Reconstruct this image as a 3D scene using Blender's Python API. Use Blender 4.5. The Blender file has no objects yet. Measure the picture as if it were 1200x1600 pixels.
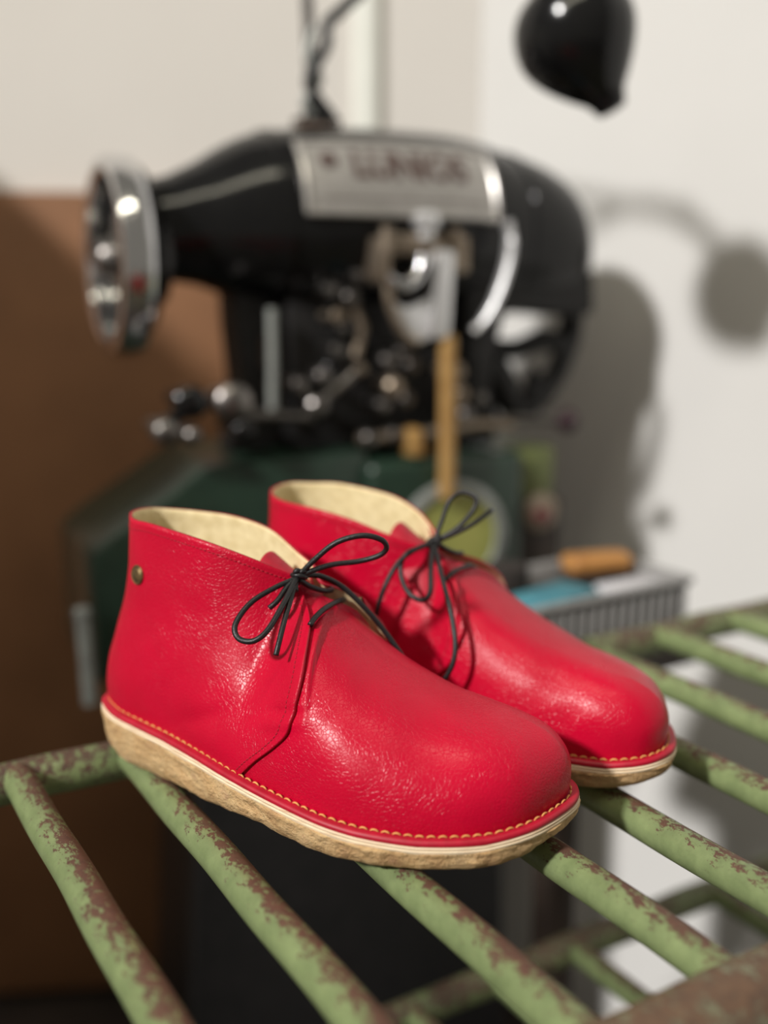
import bpy, bmesh, math, random
import numpy as np
from mathutils import Vector, Matrix, noise as mnoise

random.seed(4)
scene = bpy.context.scene
COL = scene.collection
PI = math.pi

# ------------------------------------------------------------------ materials
def mat(name, base=(.5, .5, .5), rough=.5, metal=0., spec=.5):
    m = bpy.data.materials.new(name); m.use_nodes = True
    nt = m.node_tree; b = nt.nodes['Principled BSDF']
    b.inputs['Base Color'].default_value = (*base, 1)
    b.inputs['Roughness'].default_value = rough
    b.inputs['Metallic'].default_value = metal
    b.inputs['Specular IOR Level'].default_value = spec
    return m, nt, b

def coords(nt, scale=1.0):
    tc = nt.nodes.new('ShaderNodeTexCoord'); mp = nt.nodes.new('ShaderNodeMapping')
    sc = scale if isinstance(scale, tuple) else (scale,)*3
    mp.inputs['Scale'].default_value = sc
    nt.links.new(tc.outputs['Object'], mp.inputs['Vector'])
    return mp.outputs['Vector']

def tex_noise(nt, vec, scale, detail=4, rough=.55):
    n = nt.nodes.new('ShaderNodeTexNoise'); nt.links.new(vec, n.inputs['Vector'])
    n.inputs['Scale'].default_value = scale; n.inputs['Detail'].default_value = detail
    n.inputs['Roughness'].default_value = rough
    return n.outputs['Fac']

def ramp(nt, fac, stops):
    r = nt.nodes.new('ShaderNodeValToRGB'); e = r.color_ramp.elements
    while len(e) < len(stops): e.new(.5)
    for k, (p, c) in enumerate(stops):
        e[k].position = p; e[k].color = (*c, 1) if len(c) == 3 else c
    nt.links.new(fac, r.inputs['Fac'])
    return r.outputs['Color']

def math_n(nt, op, a, b=None, c=None):
    n = nt.nodes.new('ShaderNodeMath'); n.operation = op
    for k, v in enumerate((a, b, c)):
        if v is None: continue
        if isinstance(v, (int, float)): n.inputs[k].default_value = v
        else: nt.links.new(v, n.inputs[k])
    return n.outputs[0]

def mixc(nt, fac, a, b):
    n = nt.nodes.new('ShaderNodeMix'); n.data_type = 'RGBA'
    nt.links.new(fac, n.inputs[0])
    for k, v in ((6, a), (7, b)):
        if isinstance(v, tuple): n.inputs[k].default_value = (*v, 1)
        else: nt.links.new(v, n.inputs[k])
    return n.outputs[2]

def bump(nt, b, h, strength=.3, dist=.001):
    n = nt.nodes.new('ShaderNodeBump'); n.inputs['Strength'].default_value = strength
    n.inputs['Distance'].default_value = dist
    nt.links.new(h, n.inputs['Height']); nt.links.new(n.outputs['Normal'], b.inputs['Normal'])

def noisy(name, c1, c2, scale, rough=.5, metal=0., bs=0., bd=.001, spec=.5, lo=.35, hi=.65):
    m, nt, b = mat(name, c1, rough, metal, spec)
    v = coords(nt); f = tex_noise(nt, v, scale)
    nt.links.new(ramp(nt, f, [(lo, c1), (hi, c2)]), b.inputs['Base Color'])
    if bs: bump(nt, b, f, bs, bd)
    return m

def leather(name, c1, c2, rough):
    m, nt, b = mat(name, c1, rough, 0, .27)
    v = coords(nt)
    f = tex_noise(nt, v, 22, 3)
    nt.links.new(ramp(nt, f, [(.3, c1), (.7, c2)]), b.inputs['Base Color'])
    wv = nt.nodes.new('ShaderNodeTexNoise'); wv.inputs['Scale'].default_value = 260
    nt.links.new(v, wv.inputs['Vector'])
    mx = nt.nodes.new('ShaderNodeMix'); mx.data_type = 'VECTOR'; mx.inputs[0].default_value = .0022
    nt.links.new(v, mx.inputs[4]); nt.links.new(wv.outputs['Color'], mx.inputs[5])
    vo = nt.nodes.new('ShaderNodeTexVoronoi'); vo.feature = 'DISTANCE_TO_EDGE'
    vo.inputs['Scale'].default_value = 500
    nt.links.new(mx.outputs[1], vo.inputs['Vector'])
    cell = math_n(nt, 'MINIMUM', vo.outputs['Distance'], .13)
    fine = tex_noise(nt, v, 900, 2)
    big = tex_noise(nt, v, 90, 2)
    gate = nt.nodes.new('ShaderNodeMapRange'); gate.inputs['From Min'].default_value = .35; gate.inputs['From Max'].default_value = .65
    gate.inputs['To Min'].default_value = .35; nt.links.new(tex_noise(nt, v, 30, 2), gate.inputs['Value'])
    h = math_n(nt, 'MULTIPLY', cell, gate.outputs[0])
    h = math_n(nt, 'MULTIPLY_ADD', fine, .03, h)
    h = math_n(nt, 'MULTIPLY_ADD', big, .16, h)
    bump(nt, b, h, .75, .0013)
    r = ramp(nt, f, [(.3, (rough-.05,)*3), (.7, (rough+.05,)*3)])
    nt.links.new(r, b.inputs['Roughness'])
    return m

M = {}
M['red'] = leather('red_leather', (.53, .002, .028), (.46, .0015, .022), .32)
M['red_dark'] = noisy('red_edge_leather', (.46, .003, .026), (.36, .002, .018), 150, .5, bs=.2, bd=.0004)
M['lining'] = noisy('cream_lining', (.78, .66, .40), (.66, .54, .30), 160, .85, bs=.5, bd=.001, spec=.2)
M['midsole'] = None
m, nt, b = mat('cream_midsole', (.72, .56, .38), .75, 0, .25)
v = coords(nt, (30, 30, 900)); f = tex_noise(nt, v, 1.6, 5)
nt.links.new(ramp(nt, f, [(.3, (.58, .40, .24)), (.5, (.80, .66, .47)), (.75, (.72, .55, .36))]), b.inputs['Base Color'])
bump(nt, b, f, .6, .0008); M['midsole'] = m
m, nt, b = mat('crepe_rubber', (.5, .35, .2), .62, 0, .35)
v = coords(nt); f = tex_noise(nt, v, 55, 6, .65); f2 = tex_noise(nt, v, 260, 5, .7)
vm = coords(nt, (130, 130, 210)); f3 = tex_noise(nt, vm, 1.0, 4, .6)
cc = ramp(nt, f, [(.28, (.36, .19, .09)), (.44, (.58, .36, .16)), (.60, (.66, .45, .22)), (.78, (.50, .27, .16))])
cc = mixc(nt, math_n(nt, 'MULTIPLY', f2, .18), cc, (.72, .52, .33))
nt.links.new(cc, b.inputs['Base Color'])
bump(nt, b, math_n(nt, 'ADD', f2, math_n(nt, 'ADD', f, f3)), .9, .0024)
b.inputs['Subsurface Weight'].default_value = .12; b.inputs['Subsurface Radius'].default_value = (.006, .004, .002); b.inputs['Subsurface Scale'].default_value = .5
M['crepe'] = m
M['thread'] = noisy('orange_thread', (.68, .33, .10), (.58, .25, .07), 500, .7, bs=.3, bd=.0003)
M['thread_red'] = noisy('red_thread', (.36, .004, .018), (.28, .003, .014), 500, .7)
M['lace'] = noisy('black_waxed_lace', (.006, .006, .007), (.011, .010, .011), 700, .45, bs=.5, bd=.0004)
M['antique'] = noisy('antique_brass', (.30, .20, .09), (.17, .12, .06), 260, .38, .85, bs=.3, bd=.0004)
M['insole'] = noisy('tan_insole', (.55, .42, .24), (.48, .35, .19), 60, .8)

def worn_paint(name, green, green2, rust, rust2, bias, cover, metal_scale=(1, 1, 1)):
    """Flaking paint: mottled paint with rust-coloured patches along the most handled side of each bar."""
    m, nt, b = mat(name, green, .45, 0, .5)
    v = coords(nt, metal_scale)
    big = tex_noise(nt, v, 28, 3, .6)
    mid = tex_noise(nt, coords(nt, (1, .55, 1)), 235, 8, .80)
    geo = nt.nodes.new('ShaderNodeNewGeometry')
    d = nt.nodes.new('ShaderNodeVectorMath'); d.operation = 'DOT_PRODUCT'
    nt.links.new(geo.outputs['Normal'], d.inputs[0]); d.inputs[1].default_value = bias
    band = math_n(nt, 'MULTIPLY', d.outputs['Value'], .16)
    w = math_n(nt, 'ADD', mid, math_n(nt, 'MULTIPLY_ADD', big, .30, band))
    mr = nt.nodes.new('ShaderNodeMapRange'); mr.inputs['From Min'].default_value = cover; mr.inputs['From Max'].default_value = cover + .012
    nt.links.new(w, mr.inputs['Value']); mask = mr.outputs[0]
    gcol = ramp(nt, tex_noise(nt, v, 60, 5, .7), [(.3, green2), (.6, green), (.8, tuple(min(1, c*1.2) for c in green))])
    rcol = ramp(nt, tex_noise(nt, v, 210, 4, .7), [(.3, rust2), (.7, rust)])
    nt.links.new(mixc(nt, mask, gcol, rcol), b.inputs['Base Color'])
    nt.links.new(math_n(nt, 'MULTIPLY_ADD', mask, .28, .34), b.inputs['Roughness'])
    hh = math_n(nt, 'MULTIPLY_ADD', mask, -.6, math_n(nt, 'MULTIPLY', mid, .35))
    bump(nt, b, hh, .5, .0007)
    return m
M['bar'] = worn_paint('flaking_green_paint', (.195, .245, .108), (.135, .175, .075), (.125, .058, .036), (.075, .036, .024), (.58, .10, .81), .745)
M['rail_green'] = worn_paint('green_rail_paint', (.195, .245, .108), (.13, .165, .075), (.11, .056, .036), (.06, .036, .026), (.1, -.25, .55), .71)
M['rail_rust'] = worn_paint('rusted_brown_paint', (.19, .20, .12), (.12, .12, .07), (.155, .085, .046), (.075, .043, .028), (.0, -.2, .5), .66)
M['black'] = noisy('black_enamel', (.006, .006, .0065), (.008, .008, .008), 30, .15, spec=.33)
M['black_matte'] = noisy('black_cast_iron', (.008, .008, .008), (.013, .012, .012), 60, .55, bs=.15, bd=.001, spec=.35)
M['chrome'] = noisy('chrome', (.72, .72, .73), (.62, .62, .63), 20, .16, 1.)
M['bright'] = noisy('brushed_bright_steel', (.80, .80, .81), (.70, .70, .71), 30, .38, .75)
M['steel'] = noisy('oiled_steel', (.26, .24, .23), (.17, .16, .15), 70, .35, 1.)
M['nickel'] = noisy('tarnished_nickel', (.34, .28, .22), (.24, .19, .14), 60, .42, .8)
M['brass'] = noisy('dull_brass_rod', (.42, .25, .085), (.34, .19, .06), 60, .5, .2)
M['plate'] = noisy('engraved_nickel_plate', (.42, .40, .38), (.36, .345, .32), 90, .5, .55)
M['plate_rim'] = noisy('polished_nickel_edge', (.55, .53, .50), (.48, .46, .44), 60, .35, .7)
M['plate_ink'] = noisy('faded_brown_lettering', (.09, .05, .04), (.06, .035, .03), 120, .7)
M['mgreen'] = noisy('dark_green_hammered_paint', (.015, .036, .023), (.011, .027, .017), 60, .32, bs=.1, bd=.001)
M['mgreen2'] = noisy('olive_machine_paint', (.13, .15, .05), (.09, .11, .035), 50, .5)
M['dial'] = noisy('yellow_green_dial', (.36, .36, .10), (.27, .29, .075), 25, .5)
M['grey_metal'] = noisy('grey_metal', (.30, .32, .30), (.24, .25, .24), 60, .45, .3)
M['knob_red'] = noisy('dark_red_bakelite', (.10, .012, .016), (.07, .01, .012), 60, .35)
M['knob_plum'] = noisy('plum_black_bakelite', (.03, .012, .018), (.02, .009, .013), 60, .35)
M['tray'] = noisy('grey_ribbed_plastic', (.27, .265, .26), (.22, .215, .21), 60, .6)
M['paper'] = noisy('pale_grey_paper', (.55, .54, .56), (.48, .47, .49), 50, .8)
M['teal'] = noisy('teal_card', (.07, .24, .29), (.05, .18, .23), 60, .6)
M['orange'] = noisy('orange_brown_wood', (.46, .22, .06), (.34, .15, .04), 60, .5)
M['wood_dark'] = noisy('dark_brown_wood', (.035, .022, .015), (.022, .014, .010), 40, .6, bs=.2, bd=.001)
M['bristle'] = noisy('dark_bristle', (.03, .022, .018), (.016, .012, .010), 400, .9, bs=.5, bd=.002)
M['cable'] = noisy('black_cable', (.012, .012, .013), (.018, .018, .019), 200, .5)
M['hardboard'] = noisy('brown_hardboard', (.27, .125, .055), (.22, .10, .043), 7, .65, bs=.05, bd=.001)
M['cardboard'] = noisy('orange_brown_cardboard', (.40, .19, .085), (.33, .15, .065), 9, .75)
M['wall'] = noisy('white_plaster', (.61, .603, .585), (.59, .583, .565), 4, .9, bs=.12, bd=.003, spec=.2)
M['wall_cream_lit'] = noisy('cream_plaster_lit', (.68, .65, .61), (.66, .63, .59), 4, .9, bs=.12, bd=.003, spec=.2)  # cream plaster, paler than the right wall's to paint in extra light
M['pipe'] = noisy('pale_painted_duct', (.80, .81, .75), (.77, .78, .72), 20, .5)
M['floor'] = noisy('dark_workshop_floor', (.035, .024, .018), (.022, .015, .012), 9, .8, bs=.2, bd=.003)

# ------------------------------------------------------------------ mesh helpers
class MB:
    def __init__(s): s.v = []; s.f = []; s.mi = []
    def add(s, vs, fs, mi=0):
        o = len(s.v); s.v += [tuple(map(float, p)) for p in vs]
        s.f += [tuple(i+o for i in f) for f in fs]; s.mi += [mi]*len(fs)
        return s
    def from_bm(s, bm, mi=0):
        bm.verts.index_update()
        s.add([v.co[:] for v in bm.verts], [[v.index for v in f.verts] for f in bm.faces], mi); bm.free(); return s
    def box(s, lo, hi, bev=.002, rot=None, seg=2, mi=0):
        bm = bmesh.new(); bmesh.ops.create_cube(bm, size=1)
        lo, hi = Vector(lo), Vector(hi); c = (lo+hi)/2; d = hi-lo
        for v in bm.verts: v.co = Vector((v.co.x*d.x, v.co.y*d.y, v.co.z*d.z))
        if bev > 0: bmesh.ops.bevel(bm, geom=bm.edges[:], offset=min(bev, min(d)*.45), segments=seg, affect='EDGES', profile=.5)
        for v in bm.verts:
            p = v.co if rot is None else rot @ v.co
            v.co = p + c
        return s.from_bm(bm, mi)
    def prism(s, outline, y0, y1, bev=.004, axis='y', mi=0):
        """outline in (x, z) extruded along y."""
        bm = bmesh.new()
        vs = [bm.verts.new((x, y0, z)) for x, z in outline]
        f = bm.faces.new(vs); r = bmesh.ops.extrude_face_region(bm, geom=[f])
        for v in [g for g in r['geom'] if isinstance(g, bmesh.types.BMVert)]: v.co.y = y1
        bmesh.ops.recalc_face_normals(bm, faces=bm.faces[:])
        if bev > 0: bmesh.ops.bevel(bm, geom=bm.edges[:], offset=bev, segments=2, affect='EDGES', profile=.5)
        return s.from_bm(bm, mi)
    def tube(s, path, r, n=12, closed=False, mi=0, flat=1.0, caps=True):
        P = [Vector(p) for p in path]; k = len(P)
        rr = r if isinstance(r, (list, tuple)) else [r]*k
        T = []
        for i in range(k):
            a = P[(i-1) % k] if (closed or i > 0) else P[i]
            b_ = P[(i+1) % k] if (closed or i < k-1) else P[i]
            t = (b_-a); T.append(t.normalized() if t.length > 1e-9 else Vector((0, 0, 1)))
        up = Vector((0, 0, 1)) if abs(T[0].z) < .9 else Vector((0, 1, 0))
        N = (up - T[0]*up.dot(T[0])).normalized(); vs = []; fs = []
        for i in range(k):
            N = (N - T[i]*N.dot(T[i])).normalized(); B = T[i].cross(N)
            for j in range(n):
                a = 2*PI*j/n
                vs.append(P[i] + (N*math.cos(a) + B*math.sin(a)*flat)*rr[i])
        for i in range(k if closed else k-1):
            for j in range(n):
                i2 = (i+1) % k; j2 = (j+1) % n
                fs.append((i*n+j, i*n+j2, i2*n+j2, i2*n+j))
        if caps and not closed:
            fs.append(tuple(range(n-1, -1, -1))); fs.append(tuple((k-1)*n+j for j in range(n)))
        return s.add(vs, fs, mi)
    def lathe(s, origin, axis, prof, n=48, mi=0, closed=False):
        A = Vector(axis).normalized(); O = Vector(origin)
        up = Vector((0, 0, 1)) if abs(A.z) < .9 else Vector((1, 0, 0))
        X = (up - A*up.dot(A)).normalized(); Y = A.cross(X)
        vs = []; fs = []; k = len(prof)
        for d, r in prof:
            for j in range(n):
                a = 2*PI*j/n; vs.append(O + A*d + (X*math.cos(a)+Y*math.sin(a))*max(r, 1e-5))
        for i in range(k if closed else k-1):
            for j in range(n):
                i2 = (i+1) % k; j2 = (j+1) % n
                fs.append((i*n+j, i2*n+j, i2*n+j2, i*n+j2))
        return s.add(vs, fs, mi)
    def ball(s, c, r, sc=(1, 1, 1), mi=0):
        bm = bmesh.new(); bmesh.ops.create_uvsphere(bm, u_segments=20, v_segments=12, radius=r)
        for v in bm.verts: v.co = Vector((v.co.x*sc[0], v.co.y*sc[1], v.co.z*sc[2])) + Vector(c)
        return s.from_bm(bm, mi)
    def grid(s, G, closed_u=False, mi=0):
        nu, nv = len(G), len(G[0]); vs = [p for row in G for p in row]; fs = []
        for i in range(nu if closed_u else nu-1):
            for j in range(nv-1):
                i2 = (i+1) % nu
                fs.append((i*nv+j, i2*nv+j, i2*nv+j+1, i*nv+j+1))
        return s.add(vs, fs, mi)
    def build(s, name, mats, parent=None, sharp=38, weld=0, recalc=True):
        me = bpy.data.meshes.new(name)
        bm = bmesh.new(); vv = [bm.verts.new(p) for p in s.v]
        for f, mi in zip(s.f, s.mi):
            try:
                q = bm.faces.new([vv[i] for i in f]); q.material_index = mi; q.smooth = True
            except ValueError: pass
        if weld: bmesh.ops.remove_doubles(bm, verts=bm.verts[:], dist=weld)
        if recalc: bmesh.ops.recalc_face_normals(bm, faces=bm.faces[:])
        bm.to_mesh(me); bm.free()
        if sharp: me.set_sharp_from_angle(angle=math.radians(sharp))
        for m_ in (mats if isinstance(mats, (list, tuple)) else [mats]): me.materials.append(m_)
        o = bpy.data.objects.new(name, me); COL.objects.link(o)
        if parent: o.parent = parent
        return o

def thing(name, label, cat, loc=(0, 0, 0), rz=0., group=None):
    o = bpy.data.objects.new(name, None); COL.objects.link(o); o.empty_display_size = .05
    o.location = loc; o.rotation_euler = (0, 0, rz); o['label'] = label; o['category'] = cat
    if group: o['group'] = group
    return o
def tag(o, label, cat, group=None):
    o['label'] = label; o['category'] = cat
    if group: o['group'] = group
    return o
def struct(o, label=None, cat=None):
    o['kind'] = 'structure'
    if label: o['label'] = label
    if cat: o['category'] = cat
    return o
def spline(pts, per=10, closed=False):
    P = [np.array(p, float) for p in pts]; n = len(P); out = []
    for i in range(n if closed else n-1):
        p1, p2 = P[i], P[(i+1) % n]
        p0 = P[(i-1) % n] if (closed or i > 0) else 2*p1-p2
        p3 = P[(i+2) % n] if (closed or i+2 < n) else 2*p2-p1
        for j in range(per):
            t = j/per
            out.append(.5*((2*p1)+(-p0+p2)*t+(2*p0-5*p1+4*p2-p3)*t*t+(-p0+3*p1-3*p2+p3)*t**3))
    if not closed: out.append(P[-1])
    return np.array(out)
def resample(P, n, closed=False):
    P = np.asarray(P, float)
    Q = np.vstack([P, P[:1]]) if closed else P
    L = np.concatenate([[0], np.cumsum(np.linalg.norm(np.diff(Q, axis=0), axis=1))])
    t = np.linspace(0, L[-1], n+1)[:-1] if closed else np.linspace(0, L[-1], n)
    return np.stack([np.interp(t, L, Q[:, k]) for k in range(Q.shape[1])], 1)
def sstep(a, b, x):
    t = np.clip((np.asarray(x, float)-a)/(b-a), 0, 1); return t*t*(3-2*t)

RT = .80                                  # height of the upper tier of the rack

# ------------------------------------------------------------------ the shoes
# shoe frame: s from heel to toe, t towards the outer (lateral) side, z up from the rack
OUT = [(-.0085, -.022), (-.0055, -.010), (.000, .000), (.018, .0115), (.04, .018), (.062, .0235), (.09, .0325), (.123, .0435), (.16, .052), (.185, .0555),
       (.21, .0535), (.235, .0465), (.258, .0345), (.2765, .0165), (.2865, -.006), (.2895, -.024), (.2835, -.0400), (.2715, -.0500), (.250, -.0565),
       (.215, -.0595), (.18, -.0585), (.14, -.0555), (.10, -.0540), (.07, -.0555), (.04, -.0560), (.018, -.0510), (.001, -.0385)]
ZT_S = [-.01, .03, .06, .09, .123, .16, .20, .23, .26, .29]
ZT_Z = [.0350, .0335, .0318, .0300, .0278, .0242, .0205, .0190, .0195, .0235]
def zt(s): return np.interp(s, ZT_S, ZT_Z)
BT_S = [-.01, .0, .015, .09, .112, .128, .142, .165, .245, .262, .276, .29]
BT_Z = [.004, .0015, 0, 0, .0012, .0036, .0022, 0, 0, .0012, .0040, .0085]
def zb(s): return np.interp(s, BT_S, BT_Z)

NO = 480
oc = resample(spline(OUT, 12, True), NO, True)
i0 = int(np.argmin(oc[:, 0])); oc = np.roll(oc, -i0, axis=0)
tg = np.roll(oc, -1, 0)-np.roll(oc, 1, 0); tg /= np.linalg.norm(tg, axis=1)[:, None]
onr = np.stack([-tg[:, 1], tg[:, 0]], 1)
cen = oc.mean(0)
if np.sum(onr*(oc-cen)) < 0: onr = -onr
def offset_ring(d):
    P = oc + onr*d
    return P
itoe = int(np.argmax(oc[:, 0]))
lat_first = oc[20, 1] > oc[0, 1]

base = offset_ring(-.0060)
if lat_first:
    half = {'lat': base[:itoe+1], 'med': np.vstack([base[itoe:], base[:1]])[::-1]}
else:
    half = {'med': base[:itoe+1], 'lat': np.vstack([base[itoe:], base[:1]])[::-1]}

RIDGE = [(.137, -.0175, .1180), (.149, -.0195, .1085), (.165, -.0205, .0962), (.18, -.0205, .0860), (.196, -.021, .0780), (.211, -.021, .0722), (.228, -.0215, .0680), (.244, -.022, .0645), (.258, -.0225, .0612)]
TOP = {'lat': [(.0195, -.021, .1510), (.0215, -.011, .1510), (.031, -.001, .1500), (.05, .0055, .1500), (.085, .0090, .1452), (.108, .0040, .1380), (.122, -.0045, .1305), (.130, -.0125, .1240)] + RIDGE,
       'med': [(.0195, -.021, .1510), (.0205, -.031, .1500), (.026, -.040, .1482), (.040, -.0475, .1466), (.065, -.0505, .1450), (.09, -.0485, .1405), (.108, -.0425, .1335), (.122, -.0350, .1275), (.132, -.0270, .1225)] + RIDGE}
TIE_B = {'lat': [.03, .06, .09, .122, .140, .165, .20, .235, .262], 'med': [.03, .06, .09, .122, .142, .168, .20, .235, .262]}
TIE_T = {'lat': [.040, .072, .098, .120, .131, .147, .175, .208, .236], 'med': [.040, .072, .098, .122, .133, .149, .175, .208, .236]}
NQ, NV = 320, 64
SG = {}
for side in ('lat', 'med'):
    bc = resample(half[side], 600); tcv = resample(spline(TOP[side], 14), 600)
    fb = [0.]; ft = [0.]
    lin = np.linspace(0, 1, 600)
    for sb, st in zip(TIE_B[side], TIE_T[side]):
        ib = int(np.argmax(bc[:, 0] >= sb)); it = int(np.argmax((tcv[:, 0] >= st)))
        fb.append(lin[ib]); ft.append(lin[it])
    fb.append(1.); ft.append(1.)
    qs = np.linspace(0, 1, NQ)
    m1 = np.interp(qs, fb, ft)
    ker = np.hanning(41); ker /= ker.sum()
    pad = np.concatenate([2*m1[0]-m1[20:0:-1], m1, 2*m1[-1]-m1[-2:-22:-1]])
    m1 = np.clip(np.convolve(pad, ker, 'valid'), 0, 1); m1[0] = 0; m1[-1] = 1
    B = np.stack([np.interp(qs, lin, bc[:, k]) for k in range(2)], 1)
    B = np.column_stack([B, zt(B[:, 0]) - .0008])
    U = np.stack([np.interp(m1, lin, tcv[:, k]) for k in range(3)], 1)
    for k in range(3):
        kk = np.hanning(13); kk /= kk.sum()
        pu = np.concatenate([2*U[0, k]-U[6:0:-1, k], U[:, k], 2*U[-1, k]-U[-2:-8:-1, k]])
        U[:, k] = np.convolve(pu, kk, 'valid')
    w = 1-sstep(.118, .150, U[:, 0])              # 1 in the shaft, 0 over the forefoot
    tgb = np.gradient(B[:, :2], axis=0); tgb /= np.linalg.norm(tgb, axis=1)[:, None]
    nb = np.stack([-tgb[:, 1], tgb[:, 0]], 1)
    if side == 'med': nb = -nb
    if np.sum(nb*(B[:, :2]-cen)) < 0: nb = -nb
    d = B[:, :2]-U[:, :2]; dl = np.linalg.norm(d, axis=1); du = d/dl[:, None]
    slope = np.gradient(tcv[:, 2])/np.gradient(tcv[:, 0]+1e-9*lin)
    slope = np.where(U[:, 0] > .15, np.interp(m1, lin, slope), 0); slope = np.clip(slope, -.9, 0)
    H = U[:, 2]-B[:, 2]
    toe = sstep(.235, .275, B[:, 0])
    heel = 1-sstep(.0, .035, B[:, 0])
    ball = sstep(.15, .19, B[:, 0])
    h1 = H*(.30*w + (1-w)*(.60+.07*toe))
    o1 = .0035*w + (1-w)*(.0035+.0035*toe) + .002*heel
    P1 = B.copy(); P1[:, 2] += h1; P1[:, :2] += nb*o1[:, None]
    h2 = dl*(.645 + .035*toe)*(1-w)
    P2 = U.copy(); P2[:, :2] += du*h2[:, None]
    P2[:, 2] += h2*slope*du[:, 0]*.9 - w*H*(.46+.16*heel)
    P2[:, :2] += nb*(w*(.0015+.001*ball))[:, None]
    vsn = np.linspace(0, 1, NV)[None, :, None]
    S = ((1-vsn)**3*B[:, None]+3*(1-vsn)**2*vsn*P1[:, None]+3*(1-vsn)*vsn**2*P2[:, None]+vsn**3*U[:, None])
    # soft unevenness of hand-lasted leather
    for i in range(NQ):
        for j in range(NV):
            p = S[i, j]
            a = mnoise.noise(Vector((p[0]*34, p[1]*34+(7 if side == 'med' else 0), p[2]*34)))*.0009
            a += mnoise.noise(Vector((p[0]*80, p[1]*80, p[2]*80+3)))*.0003
            a *= math.sin(PI*min(1, j/(NV-1)*1.0))**.5 if 0 < j < NV-1 else 0
            if side == 'lat':
                # folds behind the corner of the quarter
                dx, dz = p[0]-.150, p[2]-.066
                xx = dx*.95+dz*.30; zz = -dx*.30+dz*.95
                a -= .0017*math.exp(-(xx/.014)**2-(zz/.0022)**2) - .0013*math.exp(-(xx/.016)**2-((zz+.0045)/.003)**2)
                dx, dz = p[0]-.095, p[2]-.050
                xx = dx*.93+dz*.36; zz = -dx*.36+dz*.93
                a -= .0014*math.exp(-(xx/.024)**2-(zz/.006)**2)
            S[i, j, :2] += nb[i]*a
    SG[side] = S
def samp(side, q, v):
    S = SG[side]; x = np.clip(q, 0, 1)*(NQ-1); y = np.clip(v, 0, 1)*(NV-1)
    i = np.clip(np.floor(x).astype(int), 0, NQ-2); j = np.clip(np.floor(y).astype(int), 0, NV-2)
    a = (x-i)[..., None]; c = (y-j)[..., None]
    return (S[i, j]*(1-a)*(1-c)+S[i+1, j]*a*(1-c)+S[i, j+1]*(1-a)*c+S[i+1, j+1]*a*c)
def find(side, p):
    D = np.linalg.norm(SG[side]-np.array(p), axis=2); i, j = np.unravel_index(np.argmin(D), D.shape)
    return i/(NQ-1), j/(NV-1)
EDGE = {'lat': [(.122, .0430, .0300), (.134, .0440, .0385), (.147, .0445, .0490), (.157, .0400, .0590), (.1605, .0350, .0700), (.1600, .0290, .0840), (.1555, .0200, .0990), (.1490, .0085, .1110), (.140, -.002, .1185), (.1300, -.0125, .1240)],
        'med': [(.122, -.050, .0300), (.137, -.052, .0400), (.152, -.052, .0500), (.163, -.049, .0600), (.167, -.045, .0720), (.167, -.041, .0840), (.162, -.036, .0950), (.153, -.0325, .1050), (.143, -.030, .1140), (.1320, -.0270, .1225)]}
QE = {}
for side in EDGE:
    fv = [find(side, p) for p in EDGE[side]]
    fv[0] = (fv[0][0], 0.); fv[-1] = (fv[-1][0], 1.)
    sp = np.clip(spline(fv, 24), 0, 1)
    P3 = samp(side, sp[:, 0], sp[:, 1]); al = np.concatenate([[0], np.cumsum(np.linalg.norm(np.diff(P3, axis=0), axis=1))]); al /= al[-1]
    wg = np.linspace(0, 1, 240); kk = np.hanning(31); kk /= kk.sum(); cv = []
    for c_ in (0, 1):
        y_ = np.interp(wg, al, sp[:, c_]); pad = np.concatenate([2*y_[0]-y_[15:0:-1], y_, 2*y_[-1]-y_[-2:-17:-1]])
        cv.append(np.clip(np.convolve(pad, kk, 'valid'), 0, 1))
    QE[side] = (wg, cv[0], cv[1])
def qe(side, w): return np.interp(w, QE[side][0], QE[side][1]), np.interp(w, QE[side][0], QE[side][2])
def normals(G):
    gu = np.gradient(G, axis=0); gv = np.gradient(G, axis=1)
    n = np.cross(gu, gv); n /= (np.linalg.norm(n, axis=2)[..., None]+1e-12)
    for _ in range(10):
        p = np.pad(n, ((1, 1), (1, 1), (0, 0)), mode='edge')
        n = p[1:-1, 1:-1]*.4 + (p[:-2, 1:-1]+p[2:, 1:-1]+p[1:-1, :-2]+p[1:-1, 2:])*.15
        n /= (np.linalg.norm(n, axis=2)[..., None]+1e-12)
    return n

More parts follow.
